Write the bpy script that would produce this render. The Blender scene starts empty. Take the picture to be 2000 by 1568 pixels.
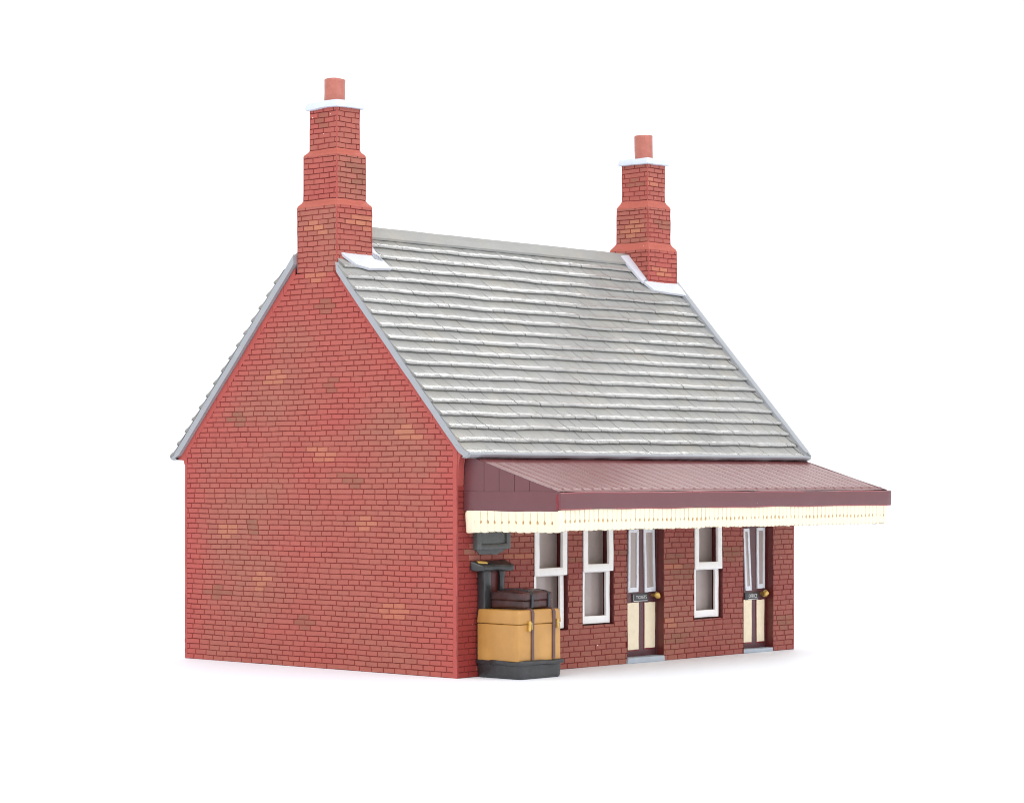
import bpy, bmesh, math, random
from mathutils import Vector, noise

# ------------------------------------------------------------------ scene, camera, light
# one Blender unit = one centimetre of the little resin building
S = bpy.context.scene
COL = S.collection
S.unit_settings.system = 'METRIC'
S.unit_settings.scale_length = 0.01
S.view_settings.view_transform = 'Standard'
S.view_settings.look = 'None'
S.view_settings.exposure = 0.0
S.view_settings.gamma = 1.0
S.view_settings.use_curve_mapping = False
S.render.filter_size = 1.05
S.cycles.filter_width = 1.05

cam = bpy.data.cameras.new('camera')
cam.sensor_fit = 'HORIZONTAL'
cam.sensor_width = 36.0
cam.lens = 36.0 * 4795.95 / 2000.0
cam.shift_y = (933.77 - 784.0) / 2000.0
cam.clip_start = 1.0
cam.clip_end = 5000.0
co = bpy.data.objects.new('camera', cam)
co.location = (-40.3815, -38.3721, 4.5413)
co.rotation_euler = (math.radians(90), 0, -0.833190)
COL.objects.link(co)
S.camera = co

W = bpy.data.worlds.new('World')
S.world = W
W.use_nodes = True
W.node_tree.nodes['Background'].inputs[0].default_value = (0.965, 0.975, 1.0, 1)
W.node_tree.nodes['Background'].inputs[1].default_value = 1.20


def softbox(name, loc, target, sx, sy, radiance, color=(1, 1, 1)):
    l = bpy.data.lights.new(name, 'AREA')
    l.shape = 'RECTANGLE'
    l.size, l.size_y = sx, sy
    l.energy = radiance * math.pi * sx * sy
    l.color = color
    o = bpy.data.objects.new(name, l)
    o.location = loc
    d = Vector(target) - Vector(loc)
    o.rotation_euler = d.to_track_quat('-Z', 'Y').to_euler()
    COL.objects.link(o)
    return o


softbox('key_softbox', (-72, -38, 80), (5, 3, 4), 75, 75, 2.4, (1.0, 0.975, 0.95))
softbox('glint_softbox', (84, 44, 72), (7, 2, 7), 30, 30, 4.6, (1.0, 0.99, 0.97))

softbox('front_softbox', (12, -64, 44), (7, -1, 1), 76, 40, 1.7, (0.92, 0.955, 1.0))


# ------------------------------------------------------------------ helpers
def tag(o, label=None, cat=None, kind=None, group=None):
    if label: o['label'] = label
    if cat: o['category'] = cat
    if kind: o['kind'] = kind
    if group: o['group'] = group
    return o


def thing(name, loc, label, cat):
    o = bpy.data.objects.new(name, None)
    o.empty_display_size = 0.5
    o.location = loc
    COL.objects.link(o)
    return tag(o, label, cat)


def wpos(o):
    p = Vector((0, 0, 0))
    while o:
        p += o.location
        o = o.parent
    return p


class MB:
    """collects faces in world coordinates, then links them as ONE mesh object"""
    def __init__(s):
        s.v, s.f, s.m, s.c = [], [], [], []

    def face(s, pts, mat=0, col=(1, 1, 1)):
        i = len(s.v)
        s.v += [tuple(p) for p in pts]
        s.f.append(tuple(range(i, i + len(pts))))
        s.m.append(mat); s.c.append(col)

    def ring_solid(s, A, B, mat=0, col=(1, 1, 1), capA=True, capB=True, side_mat=None):
        """two matching rings of points joined by a wall; A at the base, B on top"""
        n = len(A); i = len(s.v)
        s.v += [tuple(p) for p in A] + [tuple(p) for p in B]
        for k in range(n):
            q = (k + 1) % n
            s.f.append((i + k, i + q, i + n + q, i + n + k)); s.m.append(mat if side_mat is None else side_mat); s.c.append(col)
        if capB: s.f.append(tuple(i + n + k for k in range(n))); s.m.append(mat); s.c.append(col)
        if capA: s.f.append(tuple(i + k for k in reversed(range(n)))); s.m.append(mat); s.c.append(col)

    def box(s, x0, x1, y0, y1, z0, z1, mat=0, col=(1, 1, 1)):
        A = [(x0, y0, z0), (x1, y0, z0), (x1, y1, z0), (x0, y1, z0)]
        B = [(x, y, z1) for x, y, z in A]
        s.ring_solid(A, B, mat, col)

    def add_bm(s, bm, mat=0, col=(1, 1, 1)):
        i = len(s.v)
        bm.verts.index_update()
        s.v += [tuple(v.co) for v in bm.verts]
        for f in bm.faces:
            s.f.append(tuple(i + v.index for v in f.verts)); s.m.append(mat); s.c.append(col)
        bm.free()

    def build(s, name, mats, parent=None, smooth=None, recalc=True):
        me = bpy.data.meshes.new(name)
        off = wpos(parent) if parent else Vector((0, 0, 0))
        me.from_pydata([(a - off.x, b - off.y, c - off.z) for a, b, c in s.v], [], s.f)
        if not isinstance(mats, (list, tuple)): mats = [mats]
        for m in mats: me.materials.append(m)
        me.polygons.foreach_set('material_index', s.m)
        at = me.color_attributes.new('paint', 'FLOAT_COLOR', 'CORNER')
        buf = []
        for f, c in zip(s.f, s.c): buf += [c[0], c[1], c[2], 1.0] * len(f)
        at.data.foreach_set('color', buf)
        if recalc:
            bm = bmesh.new(); bm.from_mesh(me)
            bmesh.ops.recalc_face_normals(bm, faces=bm.faces[:])
            bm.to_mesh(me); bm.free()
        if smooth is not None:
            me.polygons.foreach_set('use_smooth', [True] * len(me.polygons))
            me.set_sharp_from_angle(angle=math.radians(smooth))
        me.update()
        o = bpy.data.objects.new(name, me)
        COL.objects.link(o)
        if parent: o.parent = parent
        return o


def wob(p, amp, freq, seed=0.0):
    p = Vector(p)
    return p + noise.noise_vector(p * freq + Vector((seed, seed * 1.7, seed * .3))) * amp


def soft_box(x0, x1, y0, y1, z0, z1, bevel=0.03, amp=0.012, freq=1.6, seg=0.25, seed=0.0, taper=None):
    """box with rounded, slightly uneven hand-cast edges; returns a bmesh"""
    bm = bmesh.new()
    bmesh.ops.create_cube(bm, size=1.0)
    for v in bm.verts:
        v.co = Vector(((x0 + x1) / 2 + v.co.x * (x1 - x0), (y0 + y1) / 2 + v.co.y * (y1 - y0), (z0 + z1) / 2 + v.co.z * (z1 - z0)))
    if taper:
        for v in bm.verts: v.co = Vector(taper(v.co))
    bmesh.ops.bevel(bm, geom=bm.edges[:], offset=bevel, segments=2, profile=0.5, affect='EDGES', clamp_overlap=True)
    for _ in range(6):
        long_e = [e for e in bm.edges if e.calc_length() > seg]
        if not long_e: break
        bmesh.ops.subdivide_edges(bm, edges=long_e, cuts=1, use_grid_fill=True)
    if amp:
        for v in bm.verts: v.co = wob(v.co, amp, freq, seed)
    return bm


def clip(poly, cl):
    """Sutherland-Hodgman: poly clipped by the convex counter-clockwise polygon cl"""
    out = poly
    n = len(cl)
    for i in range(n):
        a, b = cl[i], cl[(i + 1) % n]
        inp, out = out, []
        def side(p): return (b[0] - a[0]) * (p[1] - a[1]) - (b[1] - a[1]) * (p[0] - a[0])
        for k in range(len(inp)):
            p, q = inp[k], inp[(k + 1) % len(inp)]
            sp, sq = side(p), side(q)
            if sp >= 0: out.append(p)
            if (sp >= 0) != (sq >= 0):
                t = sp / (sp - sq)
                out.append((p[0] + t * (q[0] - p[0]), p[1] + t * (q[1] - p[1])))
        if len(out) < 3: return []
    return out


def area(p):
    return 0.5 * sum(p[i][0] * p[(i + 1) % len(p)][1] - p[(i + 1) % len(p)][0] * p[i][1] for i in range(len(p)))


def minus(rects, h):
    out = []
    for (a, b, c, d) in rects:
        if h[0] >= b or h[1] <= a or h[2] >= d or h[3] <= c: out.append((a, b, c, d)); continue
        if h[0] > a: out.append((a, h[0], c, d))
        if h[1] < b: out.append((h[1], b, c, d))
        l, r = max(a, h[0]), min(b, h[1])
        if h[2] > c: out.append((l, r, c, h[2]))
        if h[3] < d: out.append((l, r, h[3], d))
    return out


def inset(poly, d):
    n = len(poly); cx = sum(p[0] for p in poly) / n; cy = sum(p[1] for p in poly) / n
    out = []
    for x, y in poly:
        dx, dy = cx - x, cy - y
        out.append((x + max(-1, min(1, dx / .04)) * min(d, abs(dx)), y + max(-1, min(1, dy / .04)) * min(d, abs(dy))))
    return out


RED = (0.415, 0.086, 0.074)
JOINT = (0.265, 0.040, 0.036)
BROWN = (0.335, 0.140, 0.098)
TAN = (0.52, 0.215, 0.115)
DARK = (0.21, 0.105, 0.062)


def mix(a, b, t):
    return tuple(a[i] * (1 - t) + b[i] * t for i in range(3))


class Wall:
    """one brick face in a plane: carved bricks standing proud of the joints, smooth margins"""
    def __init__(s, O, U, V, N, seed=1, g=0.020, base=RED, brown=0.75):
        s.O, s.U, s.V, s.N = Vector(O), Vector(U), Vector(V), Vector(N)
        s.flip = s.U.cross(s.V).dot(s.N) < 0
        s.r = random.Random(seed); s.seed = seed; s.g = g; s.base = base; s.brown = brown
        s.spots = []

    def P(s, u, v, h):
        n = noise.noise_vector(Vector((u * 1.1 + s.seed * 3.1, v * 1.3, s.seed)))
        return s.O + s.U * (u + n.x * 0.012) + s.V * (v + n.y * 0.014) + s.N * (h + n.z * 0.006)

    def prism(s, mb, poly, h, bev, col, joint_side=True):
        pts = []
        for i in range(len(poly)):
            p, q = poly[i], poly[(i + 1) % len(poly)]
            pts.append(p)
            L = math.hypot(q[0] - p[0], q[1] - p[1])
            k = int(L / 0.2)
            for j in range(1, k + 1):
                t = j / (k + 1)
                pts.append((p[0] + t * (q[0] - p[0]), p[1] + t * (q[1] - p[1])))
        j = 0.0035
        pts = [(x + s.r.uniform(-j, j), y + s.r.uniform(-j, j)) for x, y in pts]
        top = inset(pts, bev)
        A = [s.P(x, y, -s.g - .003) for x, y in pts]
        B = [s.P(x, y, h) for x, y in top]
        if s.flip: A.reverse(); B.reverse()
        n = len(A); i = len(mb.v)
        mb.v += [tuple(p) for p in A] + [tuple(p) for p in B]
        sc = mix(col, JOINT, 0.30)
        for k in range(n):
            q = (k + 1) % n
            mb.f.append((i + k, i + q, i + n + q, i + n + k)); mb.m.append(0); mb.c.append(sc)
        mb.f.append(tuple(i + n + k for k in range(n))); mb.m.append(0); mb.c.append(col)

    def tone(s, u, v, poly_edge=1.0):
        n = noise.fractal(Vector((u * .35 + s.seed, v * .8, s.seed * 2.3)), .9, 2.0, 3)
        m = noise.noise(Vector((u * 2.2, v * 3.1, s.seed * 5.0)))
        t = max(0.0, min(1.0, 0.64 + n * .55 + m * .12)) * s.brown * poly_edge
        c = mix(s.base, BROWN, t)
        for (su, sv, kind, ru, rv) in s.spots:
            d = ((u - su) / ru) ** 2 + ((v - sv) / rv) ** 2 + s.r.uniform(-.25, .25)
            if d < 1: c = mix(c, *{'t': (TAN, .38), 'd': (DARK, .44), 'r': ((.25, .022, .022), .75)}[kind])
        k = 1 + s.r.uniform(-.03, .03)
        return tuple(min(1, x * k) for x in c)

    def build(s, mb, poly, holes=(), course=0.127, pitch=0.38, joint=0.019, v0=0.0, u0=0.0, edge_fade=None, brick_poly=None):
        us = [p[0] for p in poly]; vs = [p[1] for p in poly]
        ua, ub, va, vb = min(us), max(us), min(vs), max(vs)
        # joint floor
        cells = [(ua, ub, va, vb)]
        for h in holes: cells = minus(cells, h)
        for (a, b, c, d) in cells:
            nu, nv = max(1, int((b - a) / .5)), max(1, int((d - c) / .5))
            for iu in range(nu):
                for iv in range(nv):
                    a1, b1 = a + (b - a) * iu / nu, a + (b - a) * (iu + 1) / nu
                    c1, d1 = c + (d - c) * iv / nv, c + (d - c) * (iv + 1) / nv
                    q = clip([(a1, c1), (b1, c1), (b1, d1), (a1, d1)], poly)
                    if len(q) > 2 and abs(area(q)) > 1e-5:
                        f = [s.P(x, y, -s.g) for x, y in q]
                        if s.flip: f.reverse()
                        mb.face(f, 0, JOINT)
        row = 0
        v = va - ((va - v0) % course)
        while v < vb:
            u = ua - ((ua - u0) % pitch) - (pitch / 2 if row % 2 else 0)
            while u < ub:
                w = pitch * s.r.uniform(.94, 1.06)
                if s.r.random() < .03: w *= 1.9
                hj = joint * s.r.uniform(.7, 1.25)
                hv = joint * s.r.uniform(.4, .85)
                rects = [(u + hj / 2, u + w - hj / 2, v + hv / 2, v + course - hv / 2)]
                for h in holes: rects = minus(rects, h)
                for rc in rects:
                    if rc[1] - rc[0] < .04 or rc[3] - rc[2] < .03: continue
                    q = clip([(rc[0], rc[2]), (rc[1], rc[2]), (rc[1], rc[3]), (rc[0], rc[3])], brick_poly or poly)
                    if len(q) < 3 or abs(area(q)) < .002: continue
                    cu = sum(p[0] for p in q) / len(q); cv = sum(p[1] for p in q) / len(q)
                    e = edge_fade(cu, cv) if edge_fade else 1.0
                    s.prism(mb, q, s.r.uniform(-.005, .004), .007, s.tone(cu, cv, e))
                u += w
            v += course; row += 1

    def margin(s, mb, poly, col=None, h=0.002):
        s.prism(mb, poly, h, .006, col or s.base)


# ------------------------------------------------------------------ materials
def new_mat(name):
    m = bpy.data.materials.new(name); m.use_nodes = True
    nt = m.node_tree
    return m, nt, nt.nodes['Principled BSDF']


def paint(name, col, rough=0.4, var=0.12, scale=3.0, bump=0.15, bscale=9.0, use_attr=False, specks=0.0, coat=0.0, tint=None, metallic=0.0, spec=0.5, rough_var=0.15):
    """brushed model paint: base colour broken up by soft brush noise, uneven gloss, fine surface unevenness"""
    m, nt, b = new_mat(name)
    N, L = nt.nodes, nt.links
    tc = N.new('ShaderNodeTexCoord')
    n1 = N.new('ShaderNodeTexNoise'); n1.inputs['Scale'].default_value = scale; n1.inputs['Detail'].default_value = 5; n1.inputs['Roughness'].default_value = .62
    L.new(tc.outputs['Object'], n1.inputs['Vector'])
    if use_attr:
        a = N.new('ShaderNodeVertexColor'); a.layer_name = 'paint'; src = a.outputs['Color']
    else:
        a = N.new('ShaderNodeRGB'); a.outputs[0].default_value = (*col, 1); src = a.outputs[0]
    mr = N.new('ShaderNodeMapRange'); mr.inputs['From Min'].default_value = .25; mr.inputs['From Max'].default_value = .75
    mr.inputs['To Min'].default_value = 1 - var; mr.inputs['To Max'].default_value = 1 + var
    L.new(n1.outputs['Fac'], mr.inputs['Value'])
    mul = N.new('ShaderNodeVectorMath'); mul.operation = 'SCALE'
    L.new(src, mul.inputs[0]); L.new(mr.outputs['Result'], mul.inputs['Scale'])
    out = mul.outputs['Vector']
    if tint:
        n3 = N.new('ShaderNodeTexNoise'); n3.inputs['Scale'].default_value = scale * .45; n3.inputs['Detail'].default_value = 4
        L.new(tc.outputs['Object'], n3.inputs['Vector'])
        r3 = N.new('ShaderNodeMapRange'); r3.inputs['From Min'].default_value = .5; r3.inputs['From Max'].default_value = .72
        r3.inputs['To Max'].default_value = tint[1]
        L.new(n3.outputs['Fac'], r3.inputs['Value'])
        mx = N.new('ShaderNodeMix'); mx.data_type = 'RGBA'
        L.new(r3.outputs['Result'], mx.inputs[0]); L.new(out, mx.inputs[6]); mx.inputs[7].default_value = (*tint[0], 1)
        out = mx.outputs[2]
    if specks:
        vo = N.new('ShaderNodeTexVoronoi'); vo.inputs['Scale'].default_value = 3.2
        L.new(tc.outputs['Object'], vo.inputs['Vector'])
        sp = N.new('ShaderNodeSeparateColor'); L.new(vo.outputs['Color'], sp.inputs[0])
        rad = N.new('ShaderNodeMath'); rad.operation = 'MULTIPLY'; rad.inputs[1].default_value = specks
        pw = N.new('ShaderNodeMath'); pw.operation = 'POWER'; pw.inputs[1].default_value = 3.0
        L.new(sp.outputs[0], pw.inputs[0]); L.new(pw.outputs[0], rad.inputs[0])
        lt = N.new('ShaderNodeMath'); lt.operation = 'LESS_THAN'
        L.new(vo.outputs['Distance'], lt.inputs[0]); L.new(rad.outputs[0], lt.inputs[1])
        mx = N.new('ShaderNodeMix'); mx.data_type = 'RGBA'
        L.new(lt.outputs[0], mx.inputs[0]); L.new(out, mx.inputs[6]); mx.inputs[7].default_value = (.8, .74, .68, 1)
        out = mx.outputs[2]
    L.new(out, b.inputs['Base Color'])
    rr = N.new('ShaderNodeMapRange'); rr.inputs['To Min'].default_value = max(.05, rough - rough_var); rr.inputs['To Max'].default_value = rough + rough_var
    n2 = N.new('ShaderNodeTexNoise'); n2.inputs['Scale'].default_value = bscale; n2.inputs['Detail'].default_value = 4
    L.new(tc.outputs['Object'], n2.inputs['Vector'])
    L.new(n2.outputs['Fac'], rr.inputs['Value']); L.new(rr.outputs['Result'], b.inputs['Roughness'])
    if bump:
        bp = N.new('ShaderNodeBump'); bp.inputs['Strength'].default_value = bump; bp.inputs['Distance'].default_value = 0.03
        L.new(n2.outputs['Fac'], bp.inputs['Height']); L.new(bp.outputs['Normal'], b.inputs['Normal'])
    b.inputs['Specular IOR Level'].default_value = spec
    b.inputs['Metallic'].default_value = metallic
    b.inputs['Coat Weight'].default_value = coat
    b.inputs['Coat Roughness'].default_value = 0.15
    return m


M_brick = paint('painted_brick', RED, rough=.55, var=.07, scale=4.5, bump=.22, bscale=14, use_attr=True, specks=.07, spec=.2)
M_slate = paint('grey_slate_paint', (.5, .5, .47), rough=.45, var=.05, scale=2.2, bump=.22, bscale=9, use_attr=True, spec=.5, tint=((.42, .36, .27), .28))
M_lip = paint('glossy_slate_lip', (.5, .5, .47), rough=.19, var=.06, scale=3, bump=1.0, bscale=12, use_attr=True, spec=.9, rough_var=.14, coat=.5)
M_edge = paint('blue_grey_edge_paint', (.33, .344, .365), rough=.4, var=.06, scale=3, bump=.2, bscale=6)
M_cap = paint('pale_blue_grey_coping', (.60, .65, .74), rough=.4, var=.06, scale=4, bump=.2, bscale=8)
M_lead = paint('pale_lead_flashing', (.62, .64, .70), rough=.42, var=.05, scale=4, bump=.2, bscale=8)
M_pot = paint('terracotta_pot', (.42, .13, .095), rough=.3, var=.14, scale=5, bump=.25, bscale=6, specks=.04)
M_maroon = paint('maroon_paint', (.172, .050, .050), rough=.36, var=.06, scale=1.2, bump=.05, bscale=3, specks=.035, spec=.42, rough_var=.05)
M_maroon2 = paint('maroon_fascia_paint', (.135, .044, .050), rough=.36, var=.06, scale=1.6, bump=.08, bscale=4, specks=.03)
M_red_edge = paint('bare_red_edge', (.21, .012, .022), rough=.25, var=.2, scale=5, bump=.2)
M_thin = paint('thinly_covered_red_edge', (.27, .052, .062), rough=.32, var=.12, scale=4, bump=.15)
M_cream = paint('cream_valance_paint', (.84, .745, .55), rough=.42, var=.05, scale=6, bump=.3, bscale=12)
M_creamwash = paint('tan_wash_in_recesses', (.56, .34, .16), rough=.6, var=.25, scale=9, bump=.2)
M_creampanel = paint('cream_door_panel', (.88, .77, .56), rough=.42, var=.07, scale=5, bump=.25, bscale=9)
M_white = paint('white_sash_paint', (.90, .89, .88), rough=.35, var=.03, scale=5, bump=.2, bscale=8)
M_bluewhite = paint('thin_bluish_white_paint', (.76, .79, .85), rough=.4, var=.10, scale=8, bump=.4, bscale=12)
M_pane = paint('taupe_pane', (.41, .345, .325), rough=.16, var=.07, scale=2.0, bump=.06, bscale=3, spec=.6, rough_var=.05)
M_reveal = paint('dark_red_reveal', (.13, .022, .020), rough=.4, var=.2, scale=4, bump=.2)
M_door = paint('dark_maroon_door', (.105, .040, .046), rough=.32, var=.12, scale=4, bump=.15)
M_step = paint('blue_grey_step', (.38, .43, .49), rough=.5, var=.08, scale=5, bump=.25)
M_plate = paint('charcoal_plate', (.045, .045, .048), rough=.4, var=.1, bump=.1)
M_letter = paint('white_lettering', (.80, .80, .80), rough=.5, var=.02, bump=0)
M_brass = paint('gold_paint', (.62, .40, .11), rough=.32, var=.15, scale=9, bump=.3, metallic=.55)
M_black = paint('satin_black_paint', (.026, .027, .029), rough=.36, var=.25, scale=5, bump=.35, bscale=7, spec=.6)
M_board = paint('charcoal_board_paint', (.085, .090, .088), rough=.36, var=.15, scale=4, bump=.2, bscale=6)
M_tan = paint('tan_trunk_paint', (.46, .235, .062), rough=.36, var=.10, scale=2.2, bump=.12, bscale=5, tint=((.58, .32, .10), .6))
M_strap = paint('purple_brown_strap', (.12, .062, .056), rough=.45, var=.15, scale=6, bump=.2)
M_case = paint('dark_brown_case', (.052, .022, .021), rough=.34, var=.35, scale=5, bump=.3, bscale=8, tint=((.10, .02, .022), .8))
M_casestrap = paint('blue_black_strap', (.026, .032, .040), rough=.35, var=.2, bump=.3)

m, nt, b = new_mat('white_sweep')
b.inputs['Base Color'].default_value = (.905, .935, .985, 1)
b.inputs['Roughness'].default_value = .6
b.inputs['Specular IOR Level'].default_value = .2
n_ = nt.nodes.new('ShaderNodeTexNoise'); n_.inputs['Scale'].default_value = 1.3
c_ = nt.nodes.new('ShaderNodeTexCoord'); nt.links.new(c_.outputs['Object'], n_.inputs['Vector'])
mr_ = nt.nodes.new('ShaderNodeMapRange'); mr_.inputs['To Min'].default_value = .55; mr_.inputs['To Max'].default_value = .65
nt.links.new(n_.outputs['Fac'], mr_.inputs['Value']); nt.links.new(mr_.outputs['Result'], b.inputs['Roughness'])
M_ground = m

# ------------------------------------------------------------------ ground
g = MB()
g.face([(-1500, -1500, 0), (1500, -1500, 0), (1500, 1500, 0), (-1500, 1500, 0)])
tag(g.build('ground', M_ground), 'plain white table surface under the model building', 'table surface', 'structure')

# ------------------------------------------------------------------ the building
L_, D_ = 13.0, 9.5
YR, ZR, ZE, OV = 4.75, 10.69, 5.131, 0.44
SL = (ZR - ZE) / (YR + OV)
TH = math.atan(SL)
B = thing('station_building', (6.5, 4.75, 0), 'red brick model station house with grey slate roof, two chimneys and a maroon canopy', 'model building')

# --- gable wall (faces -X)
gw = MB()
GP = [(0, 0), (9.5, 0), (9.5, 5.27), (5.546, 9.465), (3.888, 9.465), (0, 5.27)]
w = Wall((0, 0, 0), (0, 1, 0), (0, 0, 1), (-1, 0, 0), seed=3)
for (u, v, k) in [(4.386, 8.622, 'd'), (4.086, 6.78, 'd'), (7.513, 5.95, 'd'), (3.473, 4.526, 'd'), (6.9, 3.35, 'd'), (4.976, 1.079, 'd'), (8.30, 1.647, 'd'),
                  (6.162, 6.984, 't'), (4.475, 5.138, 't'), (1.602, 5.6, 't'), (7.954, 3.253, 't'), (2.954, 3.444, 't'), (6.626, 2.018, 't'), (2.02, 1.493, 't'), (4.66, 9.4, 't')]:
    w.spots.append((u, v, k, .34 if k == 'd' else .42, .2))


def gable_fade(u, v):
    d = min(u - 0.1, 9.4 - u)
    d = min(d, (5.27 + 1.079 * u - v) * .68, (5.27 + 1.061 * (9.5 - u) - v) * .68)
    return max(0.0, min(1.0, (d - .05) / .9))


w.build(gw, GP, course=.1262, pitch=.382, u0=.13, edge_fade=gable_fade,
        brick_poly=[(.12, 0), (9.42, 0), (9.42, 5.16), (5.37, 9.465), (4.07, 9.465), (.12, 5.20)])
# smooth margins at the corners and under the verge
w.margin(gw, [(0, 0), (.13, 0), (.15, 5.2), (0, 5.27)])
w.margin(gw, [(9.41, 0), (9.5, 0), (9.5, 5.27), (9.42, 5.2)])
k1, k2 = 1.079, 1.061
for i in range(10):
    a0, a1 = i * .385, (i + 1) * .385
    d0, d1 = (.23 + .06 * noise.noise(Vector((i * 1.3, 4, 0)))), (.23 + .06 * noise.noise(Vector(((i + 1) * 1.3, 4, 0))))
    w.margin(gw, [(a0, 5.27 + k1 * a0 - d0), (a1, 5.27 + k1 * a1 - d1), (a1, 5.27 + k1 * a1), (a0, 5.27 + k1 * a0)])
    a0, a1 = 9.5 - i * .41, 9.5 - (i + 1) * .41
    w.margin(gw, [(a1, 5.27 + k2 * (9.5 - a1) - d1), (a0, 5.27 + k2 * (9.5 - a0) - d0), (a0, 5.27 + k2 * (9.5 - a0)), (a1, 5.27 + k2 * (9.5 - a1))])
gable = gw.build('gable_wall', M_brick, B, recalc=False)

# eave corbels (profile in y,z swept in x)
FRONT_CORBEL = [(.02, 5.34), (-.13, 5.16), (-.125, 5.10), (-.08, 5.0), (-.04, 4.85), (-.022, 4.6), (-.010, 4.4), (.02, 4.3)]
BACK_CORBEL = [(9.48, 5.30), (9.48, 4.86), (9.52, 4.90), (9.55, 4.99), (9.78, 5.015), (9.80, 5.06), (9.62, 5.22)]
for x0, x1, pts in ((.004, .19, FRONT_CORBEL), (.004, .30, BACK_CORBEL), (12.80, 12.996, FRONT_CORBEL), (12.70, 12.996, BACK_CORBEL)):
    cb = MB()
    cb.ring_solid([wob((x0, y, z), .01, 3) for y, z in pts], [wob((x1, y, z), .01, 3) for y, z in pts], 0, RED)
    cb.build('corbel', M_brick, B, smooth=40)

# --- front wall (faces -Y)
WIN = [(2.63, 3.79, 2.24, .97), (4.385, 5.50, 2.29, 1.03), (8.72, 9.84, 2.23, 1.0)]     # x0 x1 split bottom
DOOR = [(6.04, 7.465), (10.77, 12.065)]
ZT = 4.05
WD = 0.36                                                                                # depth of the openings
holes = [(a - .02, b + .035, zb - .03, ZT) for (a, b, zs, zb) in WIN] + [(a, b, -.1, ZT) for a, b in DOOR]
fw = MB()
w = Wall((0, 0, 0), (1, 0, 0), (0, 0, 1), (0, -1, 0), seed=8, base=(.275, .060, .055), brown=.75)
w.spots = [(3.95, 2.6, 'd', .4, .12), (5.75, 2.72, 'd', .35, .12), (8.0, 2.55, 'd', .35, .12), (8.2, 2.2, 'd', .5, .2), (10.3, 2.6, 'd', .3, .25), (12.6, .75, 'd', .3, .22), (8.1, .55, 'd', .4, .15),
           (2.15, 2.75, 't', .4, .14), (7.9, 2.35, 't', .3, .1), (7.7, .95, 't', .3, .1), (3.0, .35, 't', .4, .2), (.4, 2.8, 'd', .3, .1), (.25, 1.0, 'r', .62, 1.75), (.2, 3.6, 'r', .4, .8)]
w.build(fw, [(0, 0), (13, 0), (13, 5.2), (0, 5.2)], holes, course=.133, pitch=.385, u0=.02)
w.margin(fw, [(0, 0), (.035, 0), (.035, 5.2), (0, 5.2)])
w.margin(fw, [(12.93, 0), (13, 0), (13, 5.2), (12.93, 5.2)])
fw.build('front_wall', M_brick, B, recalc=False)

# --- right and back wall (plain carved brick, seen only from a step aside)
rw = MB()
w = Wall((13, 0, 0), (0, 1, 0), (0, 0, 1), (1, 0, 0), seed=11)
w.build(rw, GP, course=.127, pitch=.385)
rw.build('gable_wall', M_brick, B, recalc=False)
bw = MB()
w = Wall((0, 9.5, 0), (1, 0, 0), (0, 0, 1), (0, 1, 0), seed=12)
w.build(bw, [(0, 0), (13, 0), (13, 5.2), (0, 5.2)], course=.13, pitch=.385)
bw.build('back_wall', M_brick, B, recalc=False)

# --- roof: slab, slate courses, ridge, capping
rf = MB()
NF = Vector((0, -math.sin(TH), math.cos(TH)))


def RP(x, y, h, back=False):
    """point on the roof plane at depth y (front side), h above the slab"""
    p = Vector((x, y, ZE + (y + OV) * SL)) + NF * (h - .075)
    if back: p.y = 2 * YR - p.y
    return p


def slate_col(x, y, r):
    n = noise.fractal(Vector((x * .3, y * .5, 2.0)), .9, 2, 3)
    k = 1 + n * .12 + r.uniform(-.035, .035)
    return (.310 * k, .308 * k, .292 * k)


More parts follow.
